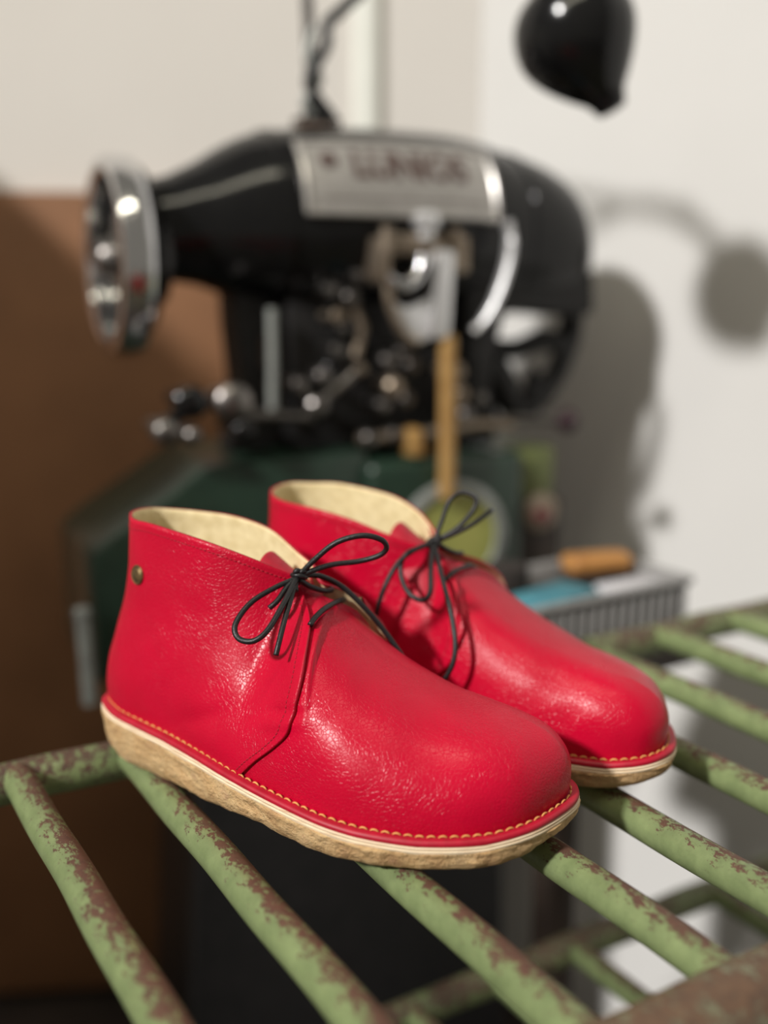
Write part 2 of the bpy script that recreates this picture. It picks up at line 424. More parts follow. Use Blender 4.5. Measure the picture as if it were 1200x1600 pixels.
def build_shoe(root, mir, laces, rivet, flare):
    L = lambda P: [(p[0], -mir*p[1], p[2]) for p in np.asarray(P)]
    LG = lambda G: [L(r) for r in G]
    c0 = np.array([.13, -.01, .05])
    # --- vamp, one sheet from the outer side over the toe to the inner side
    rows = []; vs = np.linspace(0, 1, NV)
    nq = 150
    for side, rev in (('lat', False), ('med', True)):
        A = []
        for k in range(nq):
            r = k/(nq-1)
            q0, v0 = qe(side, vs); q0 = np.maximum(q0-.045, 0)
            A.append(samp(side, q0+(1-q0)*r, v0*(1-r)+vs*r))
        A = np.array(A)
        rows.append(A[::-1] if rev else A)
    G = np.concatenate([rows[0], rows[1][1:]], 0)
    mb = MB(); mb.grid(LG(G))
    vamp = mb.build('vamp', M['red'], root, sharp=0, weld=1e-5)
    # --- quarter, one sheet from the outer front edge round the heel to the inner front edge
    nq = 220; cols = []
    for side, sgn in (('lat', 1), ('med', -1)):
        A = []
        for k in range(nq):
            r = k/(nq-1); q1, v1 = qe(side, vs); A.append(samp(side, q1*r, vs*(1-r**3)+v1*r**3))
        A = np.array(A); N = normals(A)
        if np.sum(N*(A-c0)) < 0: N = -N
        r = np.linspace(0, 1, nq)[:, None]; vv = vs[None, :]
        fl = sstep(.80, 1.0, r)*sstep(.35, .6, vv)*(1-.6*sstep(.85, 1, vv))*((.0066 if side == 'med' else .0034) if side == flare else .0010) + sstep(.9, 1, r)*.0006
        A = A + N*.0019 + np.array((.0, .62*sgn, .78))*fl[..., None]
        cols.append((A, N))
    G = np.concatenate([cols[0][0][::-1], cols[1][0][1:]], 0)
    mid = nq-1
    mb = MB(); mb.grid(LG(G))
    quarter = mb.build('quarter', [M['red'], M['lining'], M['red_dark']], root, sharp=0, weld=1e-5)
    # outward normals before the thickness is added
    me = quarter.data; bm = bmesh.new(); bm.from_mesh(me)
    ctr = Vector((.075, -mir*-.02, .08)); sm = sum((f.normal.dot(f.calc_center_median()-ctr) for f in bm.faces))
    if sm < 0: bmesh.ops.reverse_faces(bm, faces=bm.faces[:])
    bm.to_mesh(me); bm.free()
    so = quarter.modifiers.new('thickness', 'SOLIDIFY'); so.thickness = .0017; so.offset = -1
    so.material_offset = 1; so.material_offset_rim = 2; so.use_even_offset = False
    # --- tongue under the laces
    tg_c = spline([(.196, -.021, .0768), (.18, -.0205, .0845), (.165, -.0205, .0945), (.149, -.0198, .1070), (.137, -.0195, .1165), (.128, -.0195, .1225), (.119, -.0195, .1285), (.112, -.0195, .1325)], 6)
    T = []
    for i, p in enumerate(tg_c):
        r = i/(len(tg_c)-1); wd = .010+.011*sstep(.1, .6, r); row = []
        for k in range(25):
            a = (k/24-.5)*2; drop = a*a*(.012+.006*abs(a))
            end = .006*sstep(.85, 1, r)*(1-a*a)
            row.append((p[0]-.004*a*a*r-end*.6, p[1]+a*wd, p[2]-drop-.0012+end*.55))
        T.append(row)
    mb = MB(); mb.grid(LG(np.array(T)))
    tongue = mb.build('tongue', [M['red_dark'], M['lining']], root, sharp=0)
    so = tongue.modifiers.new('thickness', 'SOLIDIFY'); so.thickness = .0018; so.offset = -1
    # --- insole
    mb = MB(); ins = base*.94 + cen*.06
    pts = [(p[0], p[1], zt(p[0])+.001) for p in ins[::6]]
    mb.add(L(np.array(pts)), [tuple(range(len(pts)))]); mb.build('insole', M['insole'], root, sharp=0)
    # --- welt, midsole and crepe sole as rings along the outline
    def ring_part(name, prof, m, bottom=False, rough=0., top=False):
        mb = MB(); G = []
        for i in range(NO):
            s = oc[i, 0]; row = []
            for (do, fz) in prof:
                P = oc[i] + onr[i]*do
                z = fz(P[0], i)
                if rough:
                    e = mnoise.noise(Vector((P[0]*60, P[1]*60, z*90+9)))*rough + mnoise.noise(Vector((P[0]*190, P[1]*190, z*300)))*rough*.6
                    P = P + onr[i]*e
                row.append((P[0], P[1], z))
            G.append(row)
        mb.grid(LG(np.array(G)), closed_u=True)
        n = len(prof)
        for kk, flag in ((n-1, bottom), (0, top)):
            if flag: mb.f.append(tuple(i*n+kk for i in range(NO))); mb.mi.append(0)
        return mb.build(name, m, root, sharp=50)
    ring_part('welt', [(-.0100, lambda s, i: zt(s)-.002), (-.0100, lambda s, i: zt(s)-.0002), (-.0012, lambda s, i: zt(s)+.0004), (0, lambda s, i: zt(s)-.0003), (.0004, lambda s, i: zt(s)-.0016), (0, lambda s, i: zt(s)-.0027), (-.010, lambda s, i: zt(s)-.0030)], M['red_dark'])
    wob = lambda s, i: .0005*mnoise.noise(Vector((oc[i, 0]*45, oc[i, 1]*45, 2)))
    ring_part('midsole', [(-.012, lambda s, i: zt(s)-.0027), (-.0008, lambda s, i: zt(s)-.0027), (.0006, lambda s, i: zt(s)-.0036), (.0001, lambda s, i: zt(s)-.0046), (.0007, lambda s, i: zt(s)-.0052), (.0004, lambda s, i: zt(s)-.0062+wob(s, i)), (-.012, lambda s, i: zt(s)-.0064)], M['midsole'])
    def lerpz(f):
        def g(s, i):
            t_ = zt(s)-.0062; b_ = zb(s)+.0007*(1+mnoise.noise(Vector((oc[i, 0]*75, oc[i, 1]*75, 5))))*min(1, 1)
            return t_+(b_-t_)*f
        return g
    def flatb(s, i): return zb(s)
    ring_part('crepe_sole', [(-.014, lerpz(0)), (.0004, lambda s, i: lerpz(0)(s, i)+wob(s, i)), (.0008, lerpz(.07)), (.0004, lerpz(.16)), (-.0004, lerpz(.30)), (-.0003, lerpz(.45)), (-.0012, lerpz(.60)), (-.0022, lerpz(.74)), (-.0038, lerpz(.87)), (-.0062, lerpz(.96)), (-.0090, flatb), (-.016, flatb)], M['crepe'], bottom=True, rough=.0014)
    # --- hand stitching on the welt
    st = MB(); rg = offset_ring(-.0040); Ls = np.linalg.norm(np.diff(np.vstack([rg, rg[:1]]), axis=0), axis=1); cl = np.concatenate([[0], np.cumsum(Ls)])
    nst = int(cl[-1]/.0056); rgc = np.vstack([rg, rg[:1]])
    for k in range(nst):
        pp = []
        for e in np.linspace(-.5, .5, 6):
            u = ((k+.5)*cl[-1]/nst + e*.0045) % cl[-1]
            x = np.interp(u, cl, rgc[:, 0]); y = np.interp(u, cl, rgc[:, 1])
            pp.append((x, y, zt(x)+.0002+.0009*(1-(2*e)**2)))
        st.tube(L(np.array(pp)), [.00025, .0005, .00056, .00056, .0005, .00025], 6)
    st.build('welt_stitching', M['thread'], root, sharp=0)
    # --- seam along the quarter's front edge and collar
    es = MB()
    for gi, (A, N) in enumerate(cols):
        line = []
        for j in range(2, NV-1):
            line.append(A[int(nq*.965), j]+N[int(nq*.965), j]*.0001)
        kstart = int(nq*.95)
        for i in range(kstart, 0, -1):
            line.append(A[i, NV-3]+N[i, NV-3]*.0001)
        P = resample(np.array(line), 2400); dd = np.linalg.norm(np.diff(P, axis=0), axis=1).sum()
        n = int(dd/.0026)
        for k in range(n):
            i = int((k+.2)/n*2399); j = int((k+.85)/n*2399)
            es.tube(L(P[[i, (i+j)//2, j]]), .00028, 5)
    es.build('edge_stitching', M['thread_red'], quarter, sharp=0)
    # --- button
    if rivet:
        qv = find('lat', rivet); i = qv
        p = samp('lat', np.array([qv[0]]), np.array([qv[1]]))[0]
        p2 = samp('lat', np.array([qv[0]+.01]), np.array([qv[1]]))[0]; p3 = samp('lat', np.array([qv[0]]), np.array([qv[1]+.02]))[0]
        n = np.cross(p2-p, p3-p); n /= np.linalg.norm(n)
        if n[1] < 0: n = -n
        o_ = L([p+n*.0018])[0]; ax = L([n])[0]
        mb = MB(); mb.lathe(o_, ax, [(0, .0058), (.0008, .0058), (.0014, .0053), (.0011, .0044), (.0016, .0036), (.0019, .002), (.002, 0)], 28)
        mb.build('button', M['antique'], quarter)
    # --- laces
    lb = MB()
    for path in laces['lines']:
        lb.tube([tuple(p) for p in L(spline(path, 9))], .00155, 8)
    kx = np.array(laces['knot'])
    for a in laces['knot_loops']:
        pts = [kx+np.array((math.cos(x)*a[0]+0, math.sin(x)*a[1], math.sin(x+a[3])*a[2])) for x in np.linspace(0, 2*PI, 17)[:-1]]
        lb.tube(L(np.array(pts)), .0015, 8, closed=True)
    lb.build('shoelace', M['lace'], root, sharp=0)

lace_r = dict(knot=(.1345, -.0085, .1262), knot_loops=[(.0036, .0034, .0014, 0), (.0014, .0036, .0040, .5), (.0036, .0018, .0036, 1.2), (.0024, .0024, .0024, 2.0)], lines=[
    [(.1355, -.006, .1262), (.1281, .006, .1227), (.1214, .02, .1171), (.1194, .032, .1086), (.1234, .036, .1027), (.1323, .036, .1023), (.1376, .030, .1071), (.1380, .0145, .1170), (.1355, -.004, .1262)],
    [(.1345, -.008, .1262), (.1429, -.010, .1355), (.1546, -.014, .1458), (.167, -.020, .1497), (.1756, -.026, .1472), (.1771, -.030, .1418), (.1725, -.030, .1370), (.162, -.026, .1335), (.1503, -.018, .1323), (.1408, -.011, .1292), (.135, -.007, .126)],
    [(.1347, -.010, .1262), (.1412, -.020, .1242), (.1498, -.030, .1165), (.1613, -.035, .1043), (.1708, -.040, .0910), (.1799, -.042, .0785), (.1878, -.042, .0684)],
    [(.1350, -.004, .1258), (.1385, .008, .1175), (.1415, .020, .1090), (.1432, .028, .1010), (.1435, .032, .0950)],
    [(.1340, -.004, .1258), (.1326, .003, .1215), (.1319, .010, .1170), (.1290, .014, .1135)],
    [(.1520, .0110, .1065), (.1520, .005, .1090), (.1520, -.004, .1108), (.1515, -.014, .1108), (.1505, -.024, .1100), (.1495, -.032, .1085)],
    [(.1360, -.006, .1250), (.1400, -.012, .1200), (.1440, -.019, .1165), (.1440, -.028, .1145), (.1410, -.031, .1150)],
    [(.1340, -.0060, .1255), (.1360, -.002, .1225), (.1375, .0005, .1205)]])
lace_l = dict(knot=(.1360, -.0240, .1262), knot_loops=[(.0036, .0034, .0014, 0), (.0014, .0036, .0040, .5), (.0036, .0018, .0036, 1.2), (.0024, .0024, .0024, 2.0)], lines=[
    [(.1365, -.025, .1262), (.1389, -.020, .1385), (.142, -.015, .1513), (.1478, -.010, .1558), (.1557, -.008, .1530), (.1559, -.010, .1461), (.149, -.018, .1352), (.137, -.024, .1265)],
    [(.1365, -.024, .1262), (.149, -.018, .1324), (.1582, -.010, .1387), (.1635, 0., .1447)],
    [(.1365, -.027, .1262), (.1329, -.042, .1249), (.126, -.052, .1175), (.1208, -.060, .1027), (.1166, -.062, .0865), (.1143, -.062, .0739)],
    [(.1365, -.027, .1260), (.1306, -.046, .1239), (.1271, -.050, .1172), (.1298, -.054, .1085), (.1373, -.058, .1014), (.146, -.058, .0987), (.150, -.056, .1039), (.1451, -.046, .1146), (.137, -.028, .1258)],
    [(.1370, -.026, .1260), (.1500, -.042, .1120), (.1632, -.056, .0960), (.1708, -.064, .0800), (.1717, -.068, .0677), (.167, -.070, .0569), (.1612, -.070, .0518)],
    [(.1500, -.036, .1065), (.1510, -.028, .1095), (.1520, -.016, .1100), (.1520, -.006, .1090), (.1520, .003, .1050)],
    [(.1370, -.022, .1250), (.1410, -.016, .1200), (.1440, -.010, .1170), (.1440, -.001, .1150)]])

rs = thing('ankle_boot', 'red leather lace-up ankle boot in front, with a brass button by its heel', 'boot', (-.17139, .61391, RT), math.radians(-25.5), 'pair of red boots')
build_shoe(rs, 1, lace_r, (.039, .002, .118), 'med')
ls = thing('ankle_boot', 'red leather lace-up ankle boot behind the other, half hidden and without a button in view', 'boot', (-.07465, .73335, RT), math.radians(-30.0), 'pair of red boots')
build_shoe(ls, -1, lace_l, None, 'lat')

# ------------------------------------------------------------------ the rack
RA = math.atan2(.515, .857)
rx0, ry0 = .38, .44
e_, g_ = Vector((.857, .515)), Vector((-.515, .857))
ro = e_*rx0 + g_*ry0
rack = thing('shelf_rack', 'green metal tube rack with flaking paint that the red boots stand on', 'rack', (ro.x, ro.y, 0), RA)
RX0, RX1 = -.03, .965
BARS = [.045, .119, .188, .259, .337, .404, .488, .570, .652, .741, .825, .90]
def rail(name, x0, x1, y, z, r, m):
    n = 60; mb = MB()
    mb.tube([(x0+(x1-x0)*i/n-rx0, y-ry0+.0006*math.sin(i*.9), z+.0005*math.sin(i*.7+1)) for i in range(n+1)], [r*(1+.02*math.sin(i*1.3)) for i in range(n+1)], 20)
    return mb.build(name, m, rack)
ZR = RT-.0100
for k, x in enumerate(BARS):
    mb = MB(); n = 40
    mb.tube([(x-rx0+.0004*math.sin(i*.5+k), .256+(.628-.256)*i/n-ry0, ZR) for i in range(n+1)], [.0098 for i in range(n+1)], 18)
    mb.build('bar', M['bar'], rack)
rail('far_rail', RX0, RX1, .632, ZR-.0042, .0128, M['rail_green'])
rail('near_rail', RX0, RX1, .254, ZR+.004, .0182, M['rail_rust'])
ZL = .518
for k, x in enumerate(BARS):
    mb = MB(); mb.tube([(x-rx0, .256-ry0, ZL), (x-rx0, .44-ry0, ZL), (x-rx0, .628-ry0, ZL)], .0098, 14); mb.build('lower_bar', M['bar'], rack)
rail('lower_far_rail', RX0, RX1, .632, ZL-.002, .0128, M['rail_green'])
rail('lower_near_rail', RX0, RX1, .254, ZL+.004, .0165, M['rail_rust'])
for x in (RX0, RX1):
    for y in (.254, .632):
        mb = MB(); mb.tube([(x-rx0, y-ry0, z) for z in (0, .25, .5, RT+.004)], .0135, 16)
        mb.lathe((x-rx0, y-ry0, 0), (0, 0, 1), [(0, 0), (0, .02), (.012, .02), (.016, .014), (.03, .0135)], 16)
        mb.build('post', M['bar'], rack)
    mb = MB(); mb.tube([(x-rx0, .254-ry0, ZR-.001), (x-rx0, .632-ry0, ZR-.001)], .012, 14); mb.build('end_rail', M['bar'], rack)
    mb = MB(); mb.tube([(x-rx0, .254-ry0, ZL-.001), (x-rx0, .632-ry0, ZL-.001)], .012, 14); mb.build('lower_end_rail', M['bar'], rack)

# ------------------------------------------------------------------ the room
WA = math.radians(6)
cx, cy = .134, 1.562                       # the corner
wl = Vector((math.cos(WA), math.sin(WA))); wn = Vector((math.sin(WA), -math.cos(WA))); wr = Vector((.766, -.643)).normalized()
def wall(name, p, d, length, z1, side, m=None):
    n = Vector((d.y, -d.x))*side
    a = Vector(p); b_ = a + d*length; t = .08
    mb = MB(); o = [a, b_, b_-n*t, a-n*t]
    mb.add([(q.x, q.y, 0) for q in o]+[(q.x, q.y, z1) for q in o], [(3, 2, 1, 0), (4, 5, 6, 7), (0, 1, 5, 4), (1, 2, 6, 5), (2, 3, 7, 6), (3, 0, 4, 7)])
    return struct(mb.build(name, m or M['wall'], None, sharp=30))
wall('wall_back', (cx, cy), -wl, 2.6, 2.6, -1, M['wall_cream_lit'])
wall('wall_right', (cx, cy), wr, 2.6, 2.6, 1)
mb = MB(); fl = [Vector((cx, cy+.15)), Vector((-2.6, cy-.2)), Vector((-2.6, -1.5)), Vector((3.0, -1.5)), Vector((3.0, cy-2.2))]
mb.add([(q.x, q.y, 0) for q in fl]+[(q.x, q.y, -.05) for q in fl], [(0, 1, 2, 3, 4), (9, 8, 7, 6, 5), (0, 5, 6, 1), (1, 6, 7, 2), (2, 7, 8, 3), (3, 8, 9, 4), (4, 9, 5, 0)])
struct(mb.build('floor', M['floor'], None, sharp=30))
def onwall(x, off, z):                     # x along the back wall from the corner (negative to the left), off towards the room
    p = Vector((cx, cy)) + wl*x + wn*off; return (p.x, p.y, z)
# unseen low partition, added left of the machine to shade the brown panel
mb = MB(); mb.box((-.78, .50, 0), (-.72, 1.30, 1.42), .004); struct(mb.build('shade_partition', M['wall'], None, sharp=30))
# brown panel on the back wall
pn = bpy.data.objects
mb = MB(); mb.box((-1.25, -.03, .02), (-.16, -.002, 1.205), .003)
o = mb.build('trim_1', M['hardboard']); o.location = (cx, cy, 0); o.rotation_euler = (0, 0, WA); struct(o)
# pale pipe up the wall
mb = MB(); mb.box((-.177, -.013, .02), (-.144, -.001, 2.55), .004)
o = mb.build('cable_duct', M['pipe']); o.location = (cx, cy, 0); o.rotation_euler = (0, 0, WA)
tag(o, 'pale painted cable duct running up the white wall behind the black machine', 'cable duct')

# ------------------------------------------------------------------ the sewing machine
MA = math.radians(26)
mc = thing('sewing_machine', 'black cobbler sewing machine with a chrome handwheel on a dark green base', 'sewing machine', (-.03, 1.2, 0), MA)
ST = [(-.215, 1.136, .050), (-.200, 1.138, .052), (-.19, 1.140, .055), (-.172, 1.143, .061), (-.15, 1.146, .072), (-.128, 1.148, .0815), (-.108, 1.149, .0870), (-.08, 1.149, .0920), (-.05, 1.149, .0955), (0, 1.149, .0972), (.05, 1.149, .0975), (.1, 1.149, .0962), (.14, 1.146, .0928), (.17, 1.141, .0890), (.2, 1.137, .0870), (.225, 1.132, .0825), (.245, 1.127, .0755), (.258, 1.122, .0650), (.266, 1.119, .0500), (.270, 1.116, .0)]
SS = spline(ST, 4)
SS = SS[np.argsort(SS[:, 0], kind='stable')]
def Rz(x): return np.interp(x, SS[:, 0], SS[:, 2]), np.interp(x, SS[:, 0], SS[:, 1])
mc.scale = (1.045, 1, 1)
mb = MB(); G = []
for x, zc, r in SS:
    G.append([(x, math.cos(a)*max(r, 1e-4)*.93*-1, zc+math.sin(a)*max(r, 1e-4)) for a in np.linspace(0, 2*PI, 73)])
mb.grid(G); mb.lathe((-.215, 0, 1.136), (1, 0, 0), [(0, .050), (0, 0)], 48)
mb.build('arm_body', M['black'], mc, weld=1e-5)
def barrel(x, ang, lift):
    r, zc = Rz(x); return (x, -math.cos(ang)*(r*.93+lift), zc+math.sin(ang)*(r+lift))
# raised bands round the barrel
for x, nm in ((-.103, 'barrel_band'), (.176, 'barrel_band')):
    mb = MB(); G = []
    for dx, l in ((-.006, -.001), (-.005, .002), (.005, .002), (.006, -.001)):
        G.append([barrel(x+dx, a, l) for a in np.linspace(0, 2*PI, 73)])
    mb.grid(G); mb.build(nm, M['black'], mc, weld=1e-5)
# maker's plate
def patch(x0, x1, a0, a1, lift, th, nx=30, na=14):
    mb = MB(); xs = np.linspace(x0, x1, nx); an = np.linspace(a0, a1, na)
    G1 = [[barrel(x, a, lift+th) for a in an] for x in xs]; mb.grid(G1)
    b = [barrel(x, a0, lift+th) for x in xs]+[barrel(x1, a, lift+th) for a in an]+[barrel(x, a1, lift+th) for x in xs[::-1]]+[barrel(x0, a, lift+th) for a in an[::-1]]
    c = [barrel(x, a0, lift) for x in xs]+[barrel(x1, a, lift) for a in an]+[barrel(x, a1, lift) for x in xs[::-1]]+[barrel(x0, a, lift) for a in an[::-1]]
    mb.grid([b, c]); return mb
PA0, PA1, PX0, PX1 = math.radians(2), math.radians(49), -.076, .130
pl = patch(PX0, PX1, PA0, PA1, .0003, .0022).build('name_plate', M['plate'], mc, weld=1e-6)
mb = MB()
bord = [barrel(x, PA0, .003) for x in np.linspace(PX0, PX1, 30)]+[barrel(PX1, a, .003) for a in np.linspace(PA0, PA1, 14)[1:]]+[barrel(x, PA1, .003) for x in np.linspace(PX1, PX0, 30)[1:]]+[barrel(PX0, a, .003) for a in np.linspace(PA1, PA0, 14)[1:-1]]
mb.tube(bord, .0034, 8, closed=True); mb.build('plate_border', M['plate_rim'], pl)
def lettering(txt, xc, ang, size, width):
    cu = bpy.data.curves.new('t', 'FONT'); cu.body = txt; cu.size = size; cu.align_x = 'CENTER'; cu.align_y = 'CENTER'; cu.extrude = 0; cu.offset = .0016; cu.resolution_u = 3
    t = bpy.data.objects.new('t', cu); COL.objects.link(t); bpy.context.view_layer.update()
    dg = bpy.context.evaluated_depsgraph_get(); me = bpy.data.meshes.new_from_object(t.evaluated_get(dg))
    bm = bmesh.new(); bm.from_mesh(me); bmesh.ops.triangulate(bm, faces=bm.faces[:])
    for _ in range(2): bmesh.ops.subdivide_edges(bm, edges=[e for e in bm.edges if e.calc_length() > .006], cuts=2)
    bmesh.ops.triangulate(bm, faces=bm.faces[:]); bm.to_mesh(me); bm.free()
    xs = [v.co.x for v in me.vertices]; k = width/(max(xs)-min(xs))
    mb = MB(); vs = []
    for v in me.vertices:
        a = ang + v.co.y/.0965; vs.append(barrel(xc+v.co.x*k, a, .0033))
    mb.add(vs, [tuple(p.vertices) for p in me.polygons])
    bpy.data.objects.remove(t); bpy.data.curves.remove(cu)
    return mb
lettering('LUNIOS', .036, math.radians(31), .042, .125).build('lettering', M['plate_ink'], pl, sharp=0, recalc=False)
mb = MB(); c_ = barrel(-.050, math.radians(34), .0032); mb.lathe(c_, (0, -math.cos(math.radians(34)), math.sin(math.radians(34))), [(0, .009), (.0006, .008), (.0006, 0)], 20); mb.build('emblem', M['plate_ink'], pl)
mb = MB()
for a in (10,): mb.tube([barrel(x, math.radians(a), .0026) for x in np.linspace(-.06, .115, 20)], .0006, 5)
mb.build('engraved_line', M['plate_ink'], pl)
# handwheel
hw = MB(); W0 = (-.244, 0, 1.109)
hw.lathe(W0, (1, 0, 0), [(-.017, .080), (-.020, .088), (-.018, .0945), (-.012, .0975), (.003, .0975), (.009, .0955), (.012, .090), (.012, .080), (-.002, .078)], 72, closed=True)
hwo = hw.build('handwheel', M['chrome'], mc)
mb = MB(); mb.lathe(W0, (1, 0, 0), [(-.006, 0), (-.006, .040), (.001, .055), (-.003, .079), (.010, .082), (.014, .060), (.014, 0)], 48); mb.build('wheel_web', M['black'], hwo)
mb = MB(); mb.lathe(W0, (1, 0, 0), [(-.024, 0), (-.024, .012), (-.020, .017), (-.008, .020), (-.005, .030)], 32); mb.build('wheel_hub', M['steel'], hwo)
mb = MB(); mb.lathe((-.244, 0, 1.113), (1, 0, 0), [(.012, .082), (.016, .085), (.021, .080), (.026, .055), (.036, .05)], 64); mb.build('wheel_collar', M['black'], mc)
# arm, frame and mechanism
mb = MB(); mb.prism([(-.146, 1.12), (-.143, 1.04), (-.138, .985), (-.150, .905), (-.102, .905), (-.112, .975), (-.116, 1.00), (-.116, 1.03), (-.085, 1.055), (-.085, 1.12)], -.028, .028, .006); mb.build('arm_pillar', M['black_matte'], mc)
for z0, z1 in ((.985, .999), (.90, .945)):
    mb = MB(); mb.box((-.118, -.02, z0), (-.085, .02, z1), .003); mb.build('pillar_bracket', M['black_matte'], mc)
mb = MB(); mb.prism([(-.095, 1.12), (-.092, .905), (.150, .905), (.152, .95), (.142, 1.0), (.150, 1.12)], -.045, .06, .006); mb.build('mechanism_housing', M['black_matte'], mc)
mb = MB(); mb.prism([(.10, 1.10), (.262, 1.10), (.2655, 1.05), (.225, 1.048), (.15, 1.06), (.135, 1.0), (.13, .94), (.10, .94)], -.062, .045, .006); mb.build('head_casting', M['black_matte'], mc)
mb = MB()
mb.tube([(.257, -.03, 1.06), (.252, -.03, 1.02), (.238, -.03, .983), (.214, -.03, .952), (.185, -.03, .940)], [.014, .015, .014, .015, .012], 10)
mb.tube([(.13, -.03, 1.012), (.18, -.03, 1.010), (.215, -.03, 1.020), (.250, -.03, 1.018)], [.012, .012, .014, .012], 10)
mb.tube([(.142, -.04, 1.0), (.160, -.04, .965), (.172, -.04, .94), (.20, -.04, .940)], [.018, .020, .014, .012], 10)
mb.tube([(.232, -.03, .985), (.218, -.03, .965), (.206, -.03, .985), (.196, -.03, .955)], .008, 8)
mb.build('presser_linkage', M['black_matte'], mc)
mb = MB(); mb.tube([(.145, -.07, .9365), (.19, -.085, .934), (.235, -.095, .932)], .0045, 10); kb = mb.build('side_rod', M['steel'], mc)
mb = MB(); mb.lathe((.215, -.097, .932), (1, .0, 0), [(-.006, 0), (-.006, .007), (0, .011), (.006, .014), (.012, .012), (.014, 0)], 20); mb.build('side_knob', M['knob_plum'], kb)
mb = MB(); mb.box((.266, -.02, 1.105), (.276, -.008, 1.116), .002); mb.build('end_screw', M['black_matte'], mc)
# chrome fittings on the front
Y0 = -.104
mb = MB(); mb.box((-.004, Y0, 1.112), (.086, -.07, 1.134), .004); mb.box((-.012, Y0-.004, 1.085), (.002, -.06, 1.13), .003); mb.box((.066, Y0-.004, 1.095), (.088, -.06, 1.132), .003); mb.build('tension_bracket', M['nickel'], mc)
for x, z0, z1 in ((-.004, 1.115, 1.140), (.071, 1.125, 1.139)):
    mb = MB(); mb.tube([(x, Y0-.005, z0), (x, Y0-.005, z1)], .0055, 12); mb.build('bracket_pin', M['nickel'], mc)
mb = MB(); mb.box((.041, Y0-.018, 1.028), (.063, Y0-.002, 1.118), .005, rot=Matrix.Rotation(.06, 3, 'Y')); mb.build('presser_bar', M['bright'], mc)
mb = MB(); mb.lathe((.038, Y0-.006, 1.128), (0, 0, 1), [(0, 0), (0, .008), (.010, .008), (.012, .013), (.022, .014), (.027, .010), (.028, 0)], 24); mb.build('pressure_knob', M['bright'], mc)
mb = MB(); mb.tube(spline([(.030, Y0-.014, 1.112), (.027, Y0-.016, 1.098), (.018, Y0-.016, 1.086), (.004, Y0-.016, 1.083), (-.008, Y0-.014, 1.090)], 6), .0062, 12); mb.build('take_up_lever', M['chrome'], mc)
mb = MB(); mb.tube(spline([(-.006, Y0-.010, 1.088), (-.004, Y0-.012, 1.066), (.004, Y0-.012, 1.046), (.014, Y0-.010, 1.032), (.028, Y0-.008, 1.026)], 6), .0048, 10); mb.build('thread_guide', M['nickel'], mc)
mb = MB(); mb.prism([(-.004, 1.070), (.016, 1.060), (.042, 1.072), (.042, 1.030), (.028, 1.024), (.012, 1.034)], Y0-.010, Y0-.002, .002); mb.build('guide_plate', M['bright'], mc)
mb = MB(); mb.tube(spline([(.127, Y0-.010, 1.148), (.130, Y0-.012, 1.128), (.127, Y0-.012, 1.104), (.117, Y0-.010, 1.072), (.104, Y0-.008, 1.048), (.092, Y0-.006, 1.036)], 6), [.0075]*6+[.0088]*13+[.0078]*6+[.006]*6, 14, flat=.55); mb.build('lifting_lever', M['bright'], mc)
mb = MB(); mb.tube([(.062, Y0-.010, .862), (.0618, Y0-.010, .94), (.061, Y0-.010, 1.032)], .0088, 14); mb.build('needle_rod', M['brass'], mc)
mb = MB(); mb.tube([(-.104, -.06, 1.06), (-.104, -.06, 1.0), (-.105, -.06, .955)], .0052, 10); mb.build('thin_rod', M['grey_metal'], mc)
mb = MB(); mb.tube([(-.165, -.075, .957), (-.12, -.075, .955), (-.07, -.075, .950)], .0062, 10); mb.build('cross_rod', M['steel'], mc)
mb = MB(); mb.tube(spline([(-.232, -.045, .946), (-.212, -.042, .952), (-.185, -.042, .962), (-.158, -.036, .970), (-.120, -.015, .965)], 5), .0065, 12); mb.build('control_arm', M['black_matte'], mc)
rnd = random.Random(11)
for x, z, r, mm in [(-.199, .974, .016, 'black'), (-.199, .943, .009, 'steel'), (-.158, .972, .018, 'steel'), (-.150, .945, .012, 'black'), (-.222, .948, .013, 'steel')]:
    mb = MB(); mb.lathe((x, -.10, z), (0, -1, 0), [(-.06, r*.5), (-.012, r*.5), (-.010, r), (.006, r), (.010, r*.8), (.013, r*.3), (.013, 0)], 20); mb.build('adjusting_knob', M[mm], mc)
for x, z, r in [(-.052, 1.078, .008), (-.030, 1.070, .010), (-.044, 1.052, .008), (-.022, 1.092, .007), (-.040, 1.040, .006), (-.045, 1.018, .008), (-.060, .992, .010), (-.085, .985, .009), (-.066, .962, .011), (-.02, .998, .006), (.010, 1.006, .009), (.026, 1.014, .008), (.036, 1.000, .009), (.018, .978, .011), (.030, .965, .009), (.004, .960, .008), (.088, .992, .011), (.094, .968, .009), (.080, 1.022, .010), (-.01, .925, .010), (.018, .928, .008), (.045, .925, .009), (.10, .945, .009), (.118, .962, .008)]:
    mb = MB(); mb.lathe((x, -.045, z), (0, -1, 0), [(0, r*.6), (.026, r*.6), (.027, r), (.038, r), (.042, r*.7), (.043, 0)], 16); mb.build('screw', M['steel' if rnd.random() < .72 else 'nickel'], mc)
for pts, r, mm in [([(-.088, .985), (-.066, .962), (-.02, .998)], .0045, 'steel'), ([(.010, 1.006), (.018, .978), (.030, .965)], .005, 'steel'), ([(-.060, .992), (-.045, 1.018), (-.052, 1.078)], .004, 'black'), ([(.08, 1.022), (.088, .992), (.094, .968), (.10, .945)], .005, 'nickel'), ([(-.02, .925), (.045, .925), (.118, .932), (.16, .928)], .006, 'nickel'), ([(-.030, 1.070), (-.016, 1.040), (-.024, 1.01)], .005, 'nickel')]:
    mb = MB(); mb.tube([(x, -.078, z) for x, z in pts], r, 10); mb.build('link', M[mm], mc)
